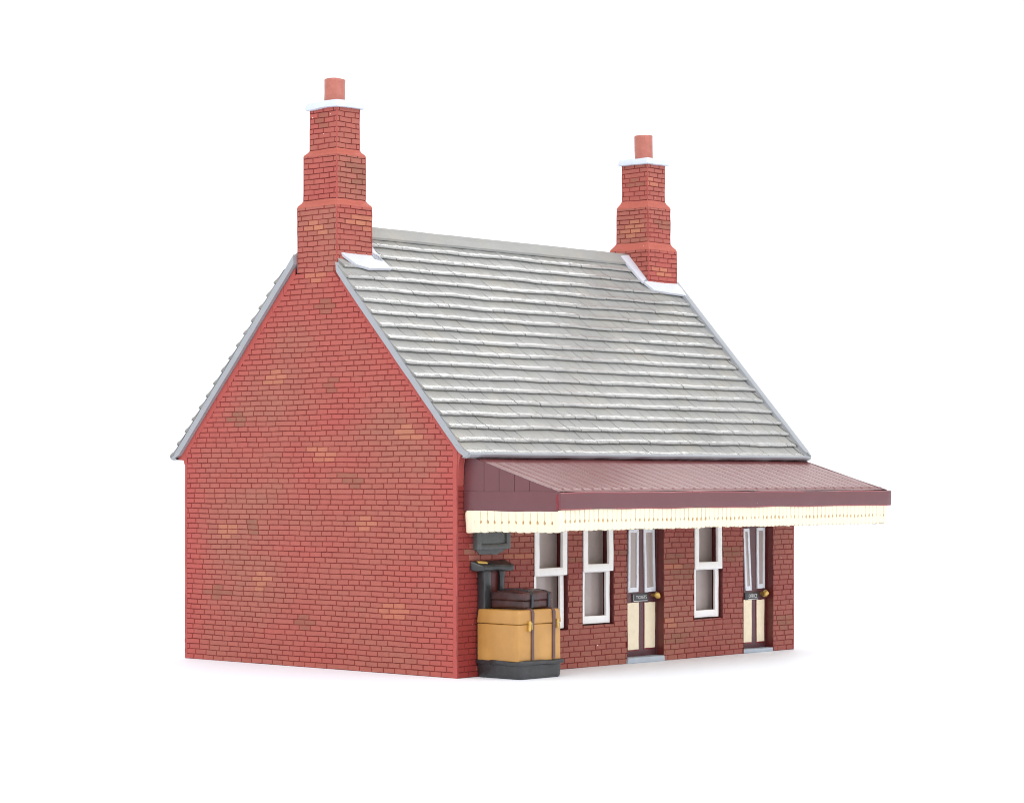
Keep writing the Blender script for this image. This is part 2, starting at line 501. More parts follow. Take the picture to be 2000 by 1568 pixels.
XR0, XR1 = -.10, 13.12
r = random.Random(5)
edges_y = [-.44] + [-.17 + .2795 * k for k in range(17)] + [4.62]
for back in (False, True):
    for ci in range(len(edges_y) - 1):
        yl, yu = edges_y[ci], edges_y[ci + 1]
        x = XR0 - (0.2 if ci % 2 else 0.0)
        ph = r.uniform(0, 10)
        def ly(x, ci=ci, ph=ph):            # uneven lower edge of the course
            return .022 * noise.noise(Vector((x * .8, ci * 3.3, ph))) + .007 * noise.noise(Vector((x * 4.5, ci * 3.3, ph)))
        while x < XR1:
            wdt = .405 * r.uniform(.9, 1.1)
            L0, L1 = (XR0, XR1) if yu < 3.80 else (.03, 12.95)
            xa, xb = max(x, L0), min(x + wdt, L1)
            x += wdt
            if xb - xa < .03: continue
            gap = r.choice([.008, .010, .012, .018])
            sk = .11 + r.uniform(-.02, .02)
            col = slate_col((xa + xb) / 2, yl, r)
            hh = r.uniform(-.003, .003)
            prof = [(1.10, .012), (.60, .028), (.34, .044), (.22, .060), (.12, .074), (.03, .083), (-.04, .082), (-.08, .068), (-.088, .050), (.02, .034), (.08, -.010)]
            jz = [r.uniform(-.005, .005) for _ in prof]
            endL, endR = xa <= L0 + 1e-6, xb >= L1 - 1e-6
            nx = 5
            rows = []
            for (t, h), jj in zip(prof, jz):
                row = []
                for q in range(nx + 1):
                    f = q / nx
                    xx = (xa + (0 if endL else gap / 2)) * (1 - f) + (xb - (0 if endR else gap / 2)) * f
                    s_ = sk * (1 - t)
                    if endL: s_ *= f
                    if endR: s_ *= (1 - f)
                    yy = yl + (yu - yl) * t + ly(xx) * (1 - t if t < 1 else 0)
                    h2 = h + (hh + .010 * noise.noise(Vector((xx * 5, yl * 9, t * 2))) + (.009 * noise.noise(Vector((xx * 13, yl * 9, t * 6))) if t < .3 else 0) if -.06 <= t < 1 else 0)
                    row.append(RP(xx + s_ - sk * .5 * (0 if (endL or endR) else 1), yy, h2, back))
                rows.append(row)
            base = len(rf.v)
            for row in rows: rf.v += [tuple(p) for p in row]
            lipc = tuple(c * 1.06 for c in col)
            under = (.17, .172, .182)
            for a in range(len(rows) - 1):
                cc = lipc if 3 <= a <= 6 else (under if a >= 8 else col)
                for q in range(nx):
                    i0 = base + a * (nx + 1) + q
                    f = (i0, i0 + nx + 1, i0 + nx + 2, i0 + 1)
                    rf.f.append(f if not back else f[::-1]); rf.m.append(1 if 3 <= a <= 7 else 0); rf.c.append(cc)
            # side cheeks so that joints have depth
            for side in (0, nx):
                ids = [base + a * (nx + 1) + side for a in range(len(rows))]
                f = tuple(ids) if side == 0 else tuple(reversed(ids))
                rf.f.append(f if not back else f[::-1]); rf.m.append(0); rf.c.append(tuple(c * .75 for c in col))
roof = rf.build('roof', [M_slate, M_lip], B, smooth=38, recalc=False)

# roof slab whose ends are the painted verges
sl = MB()
TS = .235
def slab_pts():
    f = []
    n = 22
    for i in range(n + 1):                                    # front top, eave to ridge
        y = -OV + .02 + (YR + OV - .02) * i / n
        f.append((y, ZE + (y + OV) * SL - .072))
    for i in range(1, n + 1):
        y = YR + (YR + OV - .02) * i / n
        f.append((y, ZE + (2 * YR - y + OV) * SL - .072))
    zt = f[0][1]
    bk = []
    for i in range(n + 1):                                    # underside, back to front
        y = 9.62 - (9.62 - YR) * i / n
        bk.append((y, ZE + (2 * YR - y + OV) * SL - .345))
    for i in range(1, n + 1):
        y = YR - (YR + .12) * i / n
        bk.append((y, ZE + (y + OV) * SL - .345))
    return f + [(9.985, ZE - .01), (9.93, ZE - .09), (9.82, ZE - .10)] + bk + [(-.30, ZE - .11), (-.40, ZE - .09), (-.455, ZE - .01)]
def topz(y): return ZE + (min(y, 2 * YR - y) + OV) * SL - .112
def botz(y): return ZE + (min(y, 2 * YR - y) + OV) * SL - .345
def slab(pts, x0, x1):
    A = [wob((x0, y, z), .010, 2.5, 4) for y, z in pts]
    Bq = [wob((x1, y, z), .010, 2.5, 9) for y, z in pts]
    sl.ring_solid(A, Bq, 0)
n = 18
ya = 3.90
fr = [(-.42 + (ya + .42) * i / n, topz(-.42 + (ya + .42) * i / n)) for i in range(n + 1)]
fr += [(ya - (ya + .12) * i / n - .03 * (i == 0), botz(ya - (ya + .12) * i / n)) for i in range(n + 1)] + [(-.30, ZE - .11), (-.40, ZE - .09), (-.455, ZE - .01)]
slab(fr, XR0 + .004, XR1 - .004)
yb = 5.36
bk = [(9.92 - (9.92 - yb) * i / n, topz(9.92 - (9.92 - yb) * i / n)) for i in range(n + 1)]
bk += [(yb + (9.62 - yb) * i / n, botz(yb + (9.62 - yb) * i / n)) for i in range(n + 1)] + [(9.82, ZE - .10), (9.93, ZE - .09), (9.985, ZE - .01)]
slab(bk, XR0 + .004, XR1 - .004)
md = [(ya, topz(ya)), (YR, topz(YR)), (yb, topz(yb)), (yb, botz(yb)), (YR, botz(YR)), (ya, botz(ya))]
slab(md, .04, 12.94)
sl.build('verge', M_edge, roof)

# eave lip below the lowest course, wavy like a brushed gutter
ev = MB()
for back in (False, True):
    n = 90
    prev = None
    for i in range(n + 1):
        x = XR0 + .02 + (XR1 - XR0 - .04) * i / n
        dz = .018 * noise.noise(Vector((x * 1.4, 7, 0))) + .012 * noise.noise(Vector((x * 5, 3, 0)))
        ring = [(-.40, ZE + .02), (-.475, ZE - .01), (-.487, ZE - .055), (-.455, ZE - .10 + dz * .6), (-.36, ZE - .135 + dz), (-.22, ZE - .12 + dz)]
        ring = [Vector((x, y if not back else 2 * YR - y, z)) for y, z in ring]
        if prev:
            for k in range(len(ring) - 1): ev.face([prev[k], ring[k], ring[k + 1], prev[k + 1]])
        else: ev.face(ring)
        prev = ring
    ev.face(prev)
ev.build('eave_edge', M_edge, roof, smooth=60)

rc = MB()
prof = [(-.285, .050), (-.27, .105), (-.12, .115), (-.03, .13)]
n = 70
prev = None
for i in range(n + 1):
    x = .05 + 12.88 * i / n
    ring = []
    for back in (False, True):
        pp = [RP(x, YR + y, h + .012 * noise.noise(Vector((x * 1.1, y * 3, back * 5))), back) for y, h in prof]
        ring += pp if not back else pp[::-1]
    if prev:
        for k in range(len(ring) - 1): rc.face([prev[k], ring[k], ring[k + 1], prev[k + 1]])
    else: rc.face(ring)
    prev = ring
rc.face(prev)
rc.build('ridge_cap', M_slate, roof, smooth=50)
for f in bpy.data.objects['ridge_cap'].data.color_attributes['paint'].data: f.color = (.31, .308, .290, 1)

# capping along the right-hand verge
vc = MB()
for back in (False, True):
    n = 60
    prev = None
    for i in range(n + 1):
        t = i / n
        y = -.46 + (4.06 + .46) * t
        jx = .015 * noise.noise(Vector((y * 2.2, 1, back * 4)))
        end = max(0, 1 - i / 2.0)
        ring = [RP(12.93 + jx + .1 * end, y, .02, back), RP(12.945 + jx + .1 * end, y, .108, back), RP(13.02, y, .125, back), RP(13.13 - .03 * end, y, .118, back), RP(13.19 - .05 * end, y, .07, back), RP(13.19 - .05 * end, y, -.14, back), RP(13.13, y, -.19, back), RP(13.05, y, -.18, back)]
        if prev:
            for k in range(len(ring) - 1): vc.face([prev[k], ring[k], ring[k + 1], prev[k + 1]])
        else: vc.face(ring)
        prev = ring
    vc.face(prev)
vc.build('verge_capping', M_edge, roof, smooth=50)


# --- chimneys
def chimney(x0, x1, y0, y1, zb, tiers, zc, zp, seed, spots, inset_side=None):
    """tiers: [(inset, z_bottom, z_top)], square stack growing thinner by shoulders"""
    mb = MB()
    faces = [((-1, 0, 0), (0, 1, 0)), ((0, -1, 0), (1, 0, 0)), ((1, 0, 0), (0, 1, 0)), ((0, 1, 0), (1, 0, 0))]
    for fi, (N, U) in enumerate(faces):
        for ti, (ins, z0, z1) in enumerate(tiers):
            a0, a1 = x0 + ins, x1 - ins
            b0, b1 = y0 + ins, y1 - ins
            if fi == 0: O, wd = (a0, b0, z0), b1 - b0
            elif fi == 1: O, wd = (a0, b0, z0), a1 - a0
            elif fi == 2: O, wd = (a1, b0, z0), b1 - b0
            else: O, wd = (a0, b1, z0), a1 - a0
            w = Wall(O, U, (0, 0, 1), N, seed=seed + fi * 3 + ti, g=.022)
            for (sf, st, su, sv, k) in spots:
                if sf == fi and st == ti: w.spots.append((su, sv, k, .27, .13))
            w.P = lambda u, v, h, s=w: s.O + s.U * u + s.V * v + s.N * h + noise.noise_vector((s.O + s.U * u + s.V * v) * 2.8) * .018
            h = z1 - z0
            w.build(mb, [(0, 0), (wd, 0), (wd, h), (0, h)], course=.1262, pitch=.36, u0=.1, v0=.0 if ti == 0 else .02)
            m_ = .022
            w.margin(mb, [(0, 0), (m_, 0), (m_, h), (0, h)], h=.0)
            w.margin(mb, [(wd - m_, 0), (wd, 0), (wd, h), (wd - m_, h)], h=.0)
    # shoulders
    def ring(ins, z):
        pts = []
        cs = [(x0 + ins, y0 + ins), (x1 - ins, y0 + ins), (x1 - ins, y1 - ins), (x0 + ins, y1 - ins)]
        for i in range(4):
            p, q = cs[i], cs[(i + 1) % 4]
            for j in range(6):
                t = j / 6
                v_ = Vector((p[0] + t * (q[0] - p[0]), p[1] + t * (q[1] - p[1]), z))
                pts.append(v_ + noise.noise_vector(v_ * 2.8) * .018)
        return pts
    for (ia, _, za), (ib, zb2, _) in zip(tiers[:-1], tiers[1:]):
        R = [ring(ia - .002, za - .012), ring(ia + (ib - ia) * .10, za + (zb2 - za) * .22), ring(ia + (ib - ia) * .75, za + (zb2 - za) * .72), ring(ib, zb2 + .01)]
        for P_, Q_ in zip(R[:-1], R[1:]):
            n = len(P_)
            for k in range(n): mb.face([P_[k], P_[(k + 1) % n], Q_[(k + 1) % n], Q_[k]], 0, mix(RED, TAN, .22))
    mb.face(ring(tiers[-1][0], tiers[-1][2]), 0, RED)
    ch = mb.build('chimney', M_brick, B, recalc=False)
    # coping stone, slightly weathered down to the edges
    it = tiers[-1][0]
    cp = MB()
    def tp(c):
        mx, my = (x0 + x1) / 2, (y0 + y1) / 2
        if c.z > zc + .07:
            return (mx + (c.x - mx) * .92, my + (c.y - my) * .92, c.z)
        return c
    cp.add_bm(soft_box(x0 + it - .10, x1 - it + .10, y0 + it - .10, y1 - it + .10, zc - .01, zc + .165, bevel=.045, amp=.022, freq=2.2, seg=.14, seed=seed, taper=tp))
    cp.build('coping', M_cap, ch, smooth=50)
    # pot: slightly faceted tube, flared lip, hollow
    pt = MB()
    mx, my = (x0 + x1) / 2 - .02, (y0 + y1) / 2 - .02
    pr = [(.252, zc + .12), (.250, zc + .2), (.250, zc + .4), (.253, zp - .06), (.257, zp - .02), (.248, zp), (.20, zp - .005), (.18, zp - .06), (.18, zc + .3)]
    n = 18
    rings = [[wob((mx + rr * math.cos(2 * math.pi * k / n), my + rr * math.sin(2 * math.pi * k / n), z), .022, 2.6, seed) for k in range(n)] for rr, z in pr]
    for P_, Q_ in zip(rings[:-1], rings[1:]):
        for k in range(n): pt.face([P_[k], P_[(k + 1) % n], Q_[(k + 1) % n], Q_[k]])
    pt.face(rings[-1])
    pb = pt.build('chimney_pot', M_pot, ch)
    bm = bmesh.new(); bm.from_mesh(pb.data); bmesh.ops.remove_doubles(bm, verts=bm.verts[:], dist=.0005)
    bmesh.ops.recalc_face_normals(bm, faces=bm.faces[:]); bm.to_mesh(pb.data); bm.free()
    pb.data.polygons.foreach_set('use_smooth', [True] * len(pb.data.polygons)); pb.data.set_sharp_from_angle(angle=math.radians(45))
    return ch


def flashing(parent, strips):
    fm = MB()
    for pts in strips:                                       # outline on the roof plane (x, y), front side
        for back in (False, True):
            out = []
            for i in range(len(pts)):
                p, q = pts[i], pts[(i + 1) % len(pts)]
                k = max(1, int(math.hypot(q[0] - p[0], q[1] - p[1]) / .12))
                for j in range(k):
                    t = j / k
                    x, y = p[0] + t * (q[0] - p[0]), p[1] + t * (q[1] - p[1])
                    v_ = noise.noise_vector(Vector((x * 4, y * 4, 1)))
                    out.append((x + v_.x * .02, y + v_.y * .02))
            fm.ring_solid([RP(x, y, .06, back) for x, y in out], [RP(x, y, .125, back) for x, y in out], 0)
    fm.build('flashing', M_lead, parent, smooth=30)


ch1 = chimney(0.0, 1.18, 3.95, 5.33, 9.4, [(.0, 9.465, 11.06), (.105, 11.20, 12.28), (.21, 12.42, 13.43)], 13.42, 14.15, 21,
              [(0, 2, .62, .72, 'd'), (0, 2, .5, .6, 'd'), (1, 1, .75, .75, 'd'), (1, 1, .85, .5, 'd'), (0, 0, .85, 1.15, 't'), (0, 0, .6, 1.05, 't'), (1, 0, .7, 1.22, 't'), (1, 0, .95, 1.15, 't')])
flashing(ch1, [[(.16, 3.97), (.42, 3.72), (.80, 3.66), (1.56, 3.70), (1.38, 4.02), (1.17, 4.1), (.5, 4.1), (.22, 4.2), (.13, 4.15)], [(1.16, 3.9), (1.44, 3.85), (1.36, 4.65), (1.16, 4.7)]])
ch2 = chimney(11.74, 12.985, 3.95, 5.33, 9.5, [(.0, 9.45, 10.80), (.13, 11.0, 11.98), (.235, 12.16, 13.18)], 13.17, 14.0, 41,
              [(0, 2, .45, .55, 'd'), (1, 1, .6, .55, 'd'), (0, 1, .5, .45, 't'), (0, 1, .7, .3, 't'), (1, 2, .3, .5, 't'), (1, 0, .55, .8, 't'), (1, 0, .7, .7, 't')])
flashing(ch2, [[(11.50, 3.98), (11.72, 3.76), (12.3, 3.72), (13.02, 3.68), (13.06, 3.9), (12.96, 4.05), (12.0, 4.05), (11.78, 4.08)], [(11.48, 3.95), (11.78, 4.02), (11.78, 4.70), (11.34, 4.66)]])

# --- windows
def rect_ring(mb, x0, x1, z0, z1, l, r_, b, t, y0, y1, seed):
    """a sash: outer rectangle with an opening, four rails cast in one piece"""
    for (a, b_, c, d) in [(x0, x0 + l, z0, z1), (x1 - r_, x1, z0, z1), (x0 + l - .01, x1 - r_ + .01, z0 + .002, z0 + b), (x0 + l - .01, x1 - r_ + .01, z1 - t, z1 - .002)]:
        mb.add_bm(soft_box(a, b_, y0, y1, c, d, bevel=.018, amp=.010, freq=2.3, seg=.2, seed=seed))


def opening(mb, x0, x1, z0, z1, d, mat=0):
    """the cheeks of an opening in the front wall, d deep"""
    for k in range(2):
        x = (x0, x1)[k]
        mb.face([(x, -.004, z0), (x, d, z0), (x, d, z1), (x, -.004, z1)], mat)
    mb.face([(x0, -.004, z1), (x1, -.004, z1), (x1, d, z1), (x0, d, z1)], mat)
    mb.face([(x0, -.004, z0), (x1, -.004, z0), (x1, d, z0), (x0, d, z0)], mat)


for wi, (x0, x1, zs, zb) in enumerate(WIN):
    wm = MB()
    opening(wm, x0 - .02, x1 + .035, zb - .03, ZT, WD)
    wm.face([(x0 - .02, WD, zb - .03), (x1 + .035, WD, zb - .03), (x1 + .035, WD, ZT), (x0 - .02, WD, ZT)], 0)
    win = wm.build('window', M_reveal, B, recalc=False)
    u = MB(); rect_ring(u, x0, x1, zs, ZT - .02, .165, .17, .185, .16, -.025, .065, wi * 3.1)
    u.build('upper_sash', M_white, win, smooth=40)
    l = MB(); rect_ring(l, x0 - .005, x1 - .02, zb, zs + .12, .16, .145, .19, .14, .075, .150, wi * 5.7 + 1)
    l.build('lower_sash', M_white, win, smooth=40)
    p = MB()
    nz = 14
    for a in range(10):
        for c in range(nz):
            xs = [x0 - .015 + (x1 - x0 + .03) * (a + e) / 10 for e in (0, 1)]
            zz = [zb - .025 + (ZT - zb) * (c + e) / nz for e in (0, 1)]
            p.face([(x, WD - .03 + .012 * noise.noise(Vector((x * 1.1, z * .9, wi))), z) for x, z in ((xs[0], zz[0]), (xs[1], zz[0]), (xs[1], zz[1]), (xs[0], zz[1]))])
    po = p.build('pane', M_pane, win, smooth=60, recalc=False)


# --- doors
def hand_poly(mb, pts, y0, y1, amp=.012, mat=0, seed=0.0, step=.06):
    """a flat panel on the door with a hand-painted outline; pts (x, z)"""
    out = []
    for i in range(len(pts)):
        p, q = pts[i], pts[(i + 1) % len(pts)]
        k = max(1, int(math.hypot(q[0] - p[0], q[1] - p[1]) / step))
        for j in range(k):
            t = j / k
            x, z = p[0] + t * (q[0] - p[0]), p[1] + t * (q[1] - p[1])
            v_ = noise.noise_vector(Vector((x * 7 + seed, z * 3.2, seed)))
            out.append((x + v_.x * amp, z + v_.y * amp))
    ins = [(x, z) for x, z in out]
    mb.ring_solid([(x, y0, z) for x, z in out], [(x, y1, z) for x, z in ins], mat)


def frame_poly(mb, outer, bw, y0, y1, seed):
    """a hollow painted frame; outer = four corners (x, z) counter-clockwise from lower left"""
    (ax, az), (bx, bz), (cx, cz), (dx, dz) = outer
    inner = [(ax + bw, az + bw * 1.5), (bx - bw, bz + bw * 1.5), (cx - bw, cz - bw), (dx + bw, dz - bw)]
    for i in range(4):
        j = (i + 1) % 4
        hand_poly(mb, [outer[i], outer[j], inner[j], inner[i]], y0, y1, .008, 0, seed + i)
    return inner


def lettering(mb, text, cx, cz, width, y, mat):
    cu = bpy.data.curves.new('lettering', 'FONT')
    cu.body = text; cu.align_x = 'CENTER'; cu.align_y = 'CENTER'; cu.extrude = 0.0
    ob = bpy.data.objects.new('lettering', cu)
    COL.objects.link(ob)
    me = bpy.data.meshes.new_from_object(ob.evaluated_get(bpy.context.evaluated_depsgraph_get()))
    xs = [v.co.x for v in me.vertices]; ys = [v.co.y for v in me.vertices]
    k = width / (max(xs) - min(xs)); mx = (max(xs) + min(xs)) / 2; my = (max(ys) + min(ys)) / 2
    for poly in me.polygons:
        mb.face([((cx + (me.vertices[i].co.x - mx) * k), y, cz + (me.vertices[i].co.y - my) * k * 1.05) for i in poly.vertices], mat)
    bpy.data.objects.remove(ob); bpy.data.curves.remove(cu); bpy.data.meshes.remove(me)


YD = .25
door_specs = [
    dict(word='TICKETS', x=DOOR[0], g=[[(6.35, 1.73), (6.745, 1.73), (6.755, 3.27), (6.365, 3.27)], [(7.005, 1.71), (7.415, 1.73), (7.375, 3.27), (6.955, 3.27)]],
         l=[[(6.345, .31), (6.765, .31), (6.765, 1.47), (6.335, 1.465)], [(7.0, .33), (7.405, .335), (7.415, 1.455), (7.0, 1.46)]], np=(6.52, 7.145, 1.48, 1.69), knob=(7.33, 1.63), edge=7.45),
    dict(word='OFFICE', x=DOOR[1], g=[[(11.15, 1.61), (11.42, 1.61), (11.31, 3.23), (11.05, 3.23)], [(11.665, 1.65), (11.99, 1.65), (12.0, 3.24), (11.65, 3.24)]],
         l=[[(11.07, .26), (11.43, .26), (11.43, 1.375), (11.07, 1.375)], [(11.66, .26), (11.975, .26), (11.985, 1.355), (11.655, 1.355)]], np=(11.14, 11.75, 1.36, 1.55), knob=(11.86, 1.51), edge=12.105)]
for di, d in enumerate(door_specs):
    x0, x1 = d['x']
    rv = MB(); opening(rv, x0, x1, -.02, ZT, WD + .03)
    dm = MB()
    dm.add_bm(soft_box(x0 - .02, d['edge'] + .12, YD, YD + .1, .10, ZT, bevel=.01, amp=.006, seg=.3, seed=di))
    # raised frame post beside the leaf
    dm.add_bm(soft_box(d['edge'], d['edge'] + .085, YD - .045, YD + .02, .10, ZT, bevel=.012, amp=.008, seg=.3, seed=di + 4))
    opening(dm, x0, x1, -.02, ZT, WD + .03, 1)
    door = dm.build('door', [M_door, M_reveal], B, smooth=40)
    door['label'] = 'half-glazed maroon door with a %s plate' % d['word']
    for gi, q in enumerate(d['g']):
        fm = MB(); inner = frame_poly(fm, q, .075, YD + .004, YD - .035, di * 11 + gi * 5)
        fm.build('glazing_frame', M_bluewhite, door)
        pm = MB(); hand_poly(pm, [(inner[0][0] - .02, inner[0][1] - .03), (inner[1][0] + .02, inner[1][1] - .03), (inner[2][0] + .02, inner[2][1] + .02), (inner[3][0] - .02, inner[3][1] + .02)], YD + .003, YD - .012, .004, 0, 3.0)
        pm.build('pane', M_pane, door)
    for li, q in enumerate(d['l']):
        pm = MB(); hand_poly(pm, q, YD + .004, YD - .022, .012, 0, di * 7 + li * 3)
        em = MB(); hand_poly(em, [(q[0][0] - .022, q[0][1] - .035), (q[1][0] + .03, q[1][1] - .035), (q[2][0] + .03, q[2][1] + .01), (q[3][0] - .022, q[3][1] + .01)], YD + .003, YD - .008, .008, 1, di + li)
        pm.v_off = len(pm.v)
        for f in em.f: pm.f.append(tuple(i + pm.v_off for i in f))
        pm.v += em.v; pm.m += em.m; pm.c += em.c
        pm.build('lower_panel', [M_creampanel, M_red_edge], door)
    a, b2, c, e = d['np']
    nm = MB()
    nm.add_bm(soft_box(a, b2, YD - .03, YD + .01, c, e, bevel=.006, amp=.004, seg=.2, seed=di), 0)
    ln = .012
    for (p0, p1, p2, p3) in ([(a + .03, a + .03 + ln, c + .03, e - .03), (a + .03, b2 - .05, c + .02, c + .02 + ln)] if di == 0 else [(a + .12, b2 - .06, c + .015, c + .015 + ln)]):
        nm.face([(p0, YD - .0365, p2), (p1, YD - .0365, p2), (p1, YD - .0365, p3), (p0, YD - .0365, p3)], 1)
    lettering(nm, d['word'], (a + b2) / 2 + .02, (c + e) / 2 + .01, .41 if di == 0 else .37, YD - .0375, 1)
    nm.build('name_plate', [M_plate, M_letter], door)
    km = MB()
    kx, kz = d['knob']
    bm = bmesh.new(); bmesh.ops.create_icosphere(bm, subdivisions=3, radius=1.0)
    for v in bm.verts: v.co = wob((kx + v.co.x * .085, .10 + v.co.y * .075, kz + v.co.z * .10), .035, 9, di)
    km.add_bm(bm)
    bm = bmesh.new(); bmesh.ops.create_cone(bm, segments=12, radius1=.05, radius2=.04, depth=.16, cap_ends=True)
    for v in bm.verts: v.co = Vector((kx + v.co.x, .18 + v.co.z, kz + v.co.y))
    km.add_bm(bm)
    km.build('door_knob', M_brass, door, smooth=60)
    st = MB()
    ya = -.045 if di == 0 else -.006
    def tp(c, x0=x0, x1=x1, di=di):
        if di == 0 and c.y < .0 and c.z < .1: return (c.x - (.06 if c.x < 6.5 else -.0), c.y - .02, c.z)
        return c
    st.add_bm(soft_box(x0 + .004, x1 - .008, ya, YD + .08, -.0, .135 if di == 0 else .10, bevel=.02, amp=.012, seg=.16, seed=di, taper=tp))
    st.build('doorstep', M_step, B, smooth=40)

# --- canopy
CX0, CX1, CY = .225, 13.12, -2.86
ZW, ZF = 5.085, 4.235
CS = (ZW - ZF) / (-CY)
cm = MB()
# boards: cross-section in x with fine grooves, swept down the slope
xs = []
x = CX0
rr = random.Random(2)
while x < CX1 - .45:
    nx = min(CX1, x + (.34 if x < 3.0 else .40) * rr.uniform(.94, 1.06))
    gd = rr.uniform(.026, .042) if x > 7.0 else (rr.uniform(.006, .014) if x < 3.0 or rr.random() < .5 else .007)
    xs += [(x, .004), (x + .03, 0), (nx - .085, 0), (nx - .055, .006), (nx - .034, -gd), (nx - .018, -gd)]
    x = nx
xs += [(x, 0), (CX1, 0)]
tt = [0, .15, .3, .45, .6, .75, .86, .91, .925, .94, .955, 1.0]
def CP(x, t, h):
    y = CY * t
    sag = .020 * (1 - t) * noise.noise(Vector((x * .5, t * 3, 3)))
    fl = 1.0 if t < .945 else 0.0
    bump = .020 if .92 < t < .93 else (.012 if .93 < t < .95 else (-.004 if t > .95 else 0.0))
    if t > .99: bump = .012
    xe = x + (.06 * t - .05 if x > 13.0 else 0)
    return Vector((xe, y, ZW + CS * y + h * fl + sag + bump))
for (xa, ha), (xb, hb) in zip(xs[:-1], xs[1:]):
    for ta, tb in zip(tt[:-1], tt[1:]):
        cm.face([CP(xa, ta, ha), CP(xa, tb, ha), CP(xb, tb, hb), CP(xb, ta, hb)])
canopy = cm.build('canopy', M_maroon, B, smooth=25, recalc=False)
# the strip where the canopy meets the wall under the eave
am = MB()
am.add_bm(soft_box(CX0 - .02, CX1 - .08, -.10, .02, ZW - .12, ZW + .07, bevel=.03, amp=.02, freq=3, seg=.3))
am.build('wall_strip', M_maroon2, canopy, smooth=40)
# left and right side panels: vertical boards
ys = [0.0, -.62, -1.08, -1.55, -2.0, -2.86]
for X, sgn in ((CX0, 1), (CX1 - .02, -1)):
    sp = MB()
    for ya, yb in zip(ys[:-1], ys[1:]):
        a, b2 = ya - .006, yb + .006
        if ya == 0: a = 0
        if yb == -2.86: b2 = yb
        pts = [(a, 4.22), (b2, 4.22), (b2, ZW + CS * b2 + .004), (a, ZW + CS * a + .004)]
        if pts[2][1] < 4.25: pts[2] = (b2, 4.25)
        sp.ring_solid([(X + sgn * .05, y, z) for y, z in pts], [(X, y, z) for y, z in pts], 0)
    back = [(0, 3.80), (-2.84, 3.84), (-2.84, 4.22), (0, ZW - .01)]
    sp.ring_solid([(X + sgn * .09, y, z) for y, z in back], [(X + sgn * .03, y, z) for y, z in back], 1)
    sp.add_bm(soft_box(min(X - .022 * sgn, X + .06 * sgn), max(X - .022 * sgn, X + .06 * sgn), -2.87, 0.0, 3.79, 4.245, bevel=.015, amp=.012, seg=.3, seed=2), 0)
    sp.build('side_panel', [M_maroon2, M_red_edge], canopy, smooth=35)
fm = MB()
fm.add_bm(soft_box(CX0 - .03, CX1 + .075, -2.945, -2.85, 3.845, 4.235, bevel=.028, amp=.018, freq=.9, seg=.25, seed=6))
for i, f in enumerate(fm.f):
    zc_ = sum(fm.v[k][2] for k in f) / len(f)
    if (zc_ > 4.207 + .012 * noise.noise(Vector((fm.v[f[0]][0] * 2, 0, 0))) or zc_ < 3.868) and sum(fm.v[k][1] for k in f) / len(f) < -2.90: fm.m[i] = 2
fm.add_bm(soft_box(CX0 - .036, CX0 + .05, -2.90, -2.80, 3.85, 4.2, bevel=.02, amp=.03, freq=6, seg=.06, seed=2), 1)
fm.build('fascia', [M_maroon2, M_red_edge, M_thin], canopy, smooth=40)
so = MB()
so.box(CX0 + .05, CX1 - .05, -2.84, 0.01, 3.86, 3.93)
so.build('soffit', M_cream, canopy)

# valance: pale boards with drop-shaped notches over a tan wash
def valance(frame, length, pitch, z0, z1, seed, depth=.07, ramp=0.0):
    mb = MB()
    O, U, N = frame
    r = random.Random(seed)
    n = int(round(length / pitch)); pitch = length / n
    H = z1 - z0
    for i in range(n):
        a, b2 = i * pitch, (i + 1) * pitch
        gp = r.choice([.004, .006, .008, .009]) * (1.0 if r.random() > .12 else .2)
        nr = r.uniform(.038, .056) if r.random() > .1 else .008
        zn = H * (.44 + r.uniform(-.02, .02))
        jb = r.uniform(-.012, .012) + ramp * (1 - a / length)
        rt = gp * .04
        L_ = [(a + rt * .2, H * .10 + jb), (a + rt * .5, H * .2), (a + rt, zn - nr), (a + gp + nr * .55, zn - nr * .4), (a + gp + nr * .6, zn + nr * .3), (a + gp * 1.1, zn + nr * 1.2), (a + gp * 1.1, H * .9), (a + gp * .2, H)]
        R_ = [(a + b2 - u, v) for u, v in reversed(L_)]
        m_ = (a + b2) / 2
        bot = [(b2 - pitch * .12, H * .035 + jb), (m_ + pitch * .2, H * .005 + jb), (m_ - pitch * .2, H * .005 + jb), (a + pitch * .12, H * .035 + jb)]
        poly = R_ [::1] + bot + L_
        poly = poly[::-1]
        def P(u, v, h):
            q = noise.noise_vector(Vector((u * .9, v * 2, seed)))
            return O + U * u + Vector((0, 0, z0 + v + q.z * .012)) + N * (h + q.x * .012)
        cu = (a + b2) / 2
        top = [(u + (cu - u) * .03, v + (H * .5 - v) * .03) for u, v in poly]
        mb.ring_solid([P(u, v, -depth) for u, v in poly], [P(u, v, -.012) for u, v in poly], 0)
        mb.ring_solid([P(u, v, -.013) for u, v in poly], [P(u, v, 0) for u, v in top], 0)
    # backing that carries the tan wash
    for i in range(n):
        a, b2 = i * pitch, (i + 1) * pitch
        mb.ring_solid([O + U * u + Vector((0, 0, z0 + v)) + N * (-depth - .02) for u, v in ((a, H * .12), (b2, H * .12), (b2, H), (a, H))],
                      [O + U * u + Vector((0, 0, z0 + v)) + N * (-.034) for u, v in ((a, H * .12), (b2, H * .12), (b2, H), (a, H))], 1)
    # smeared top bead
    return mb


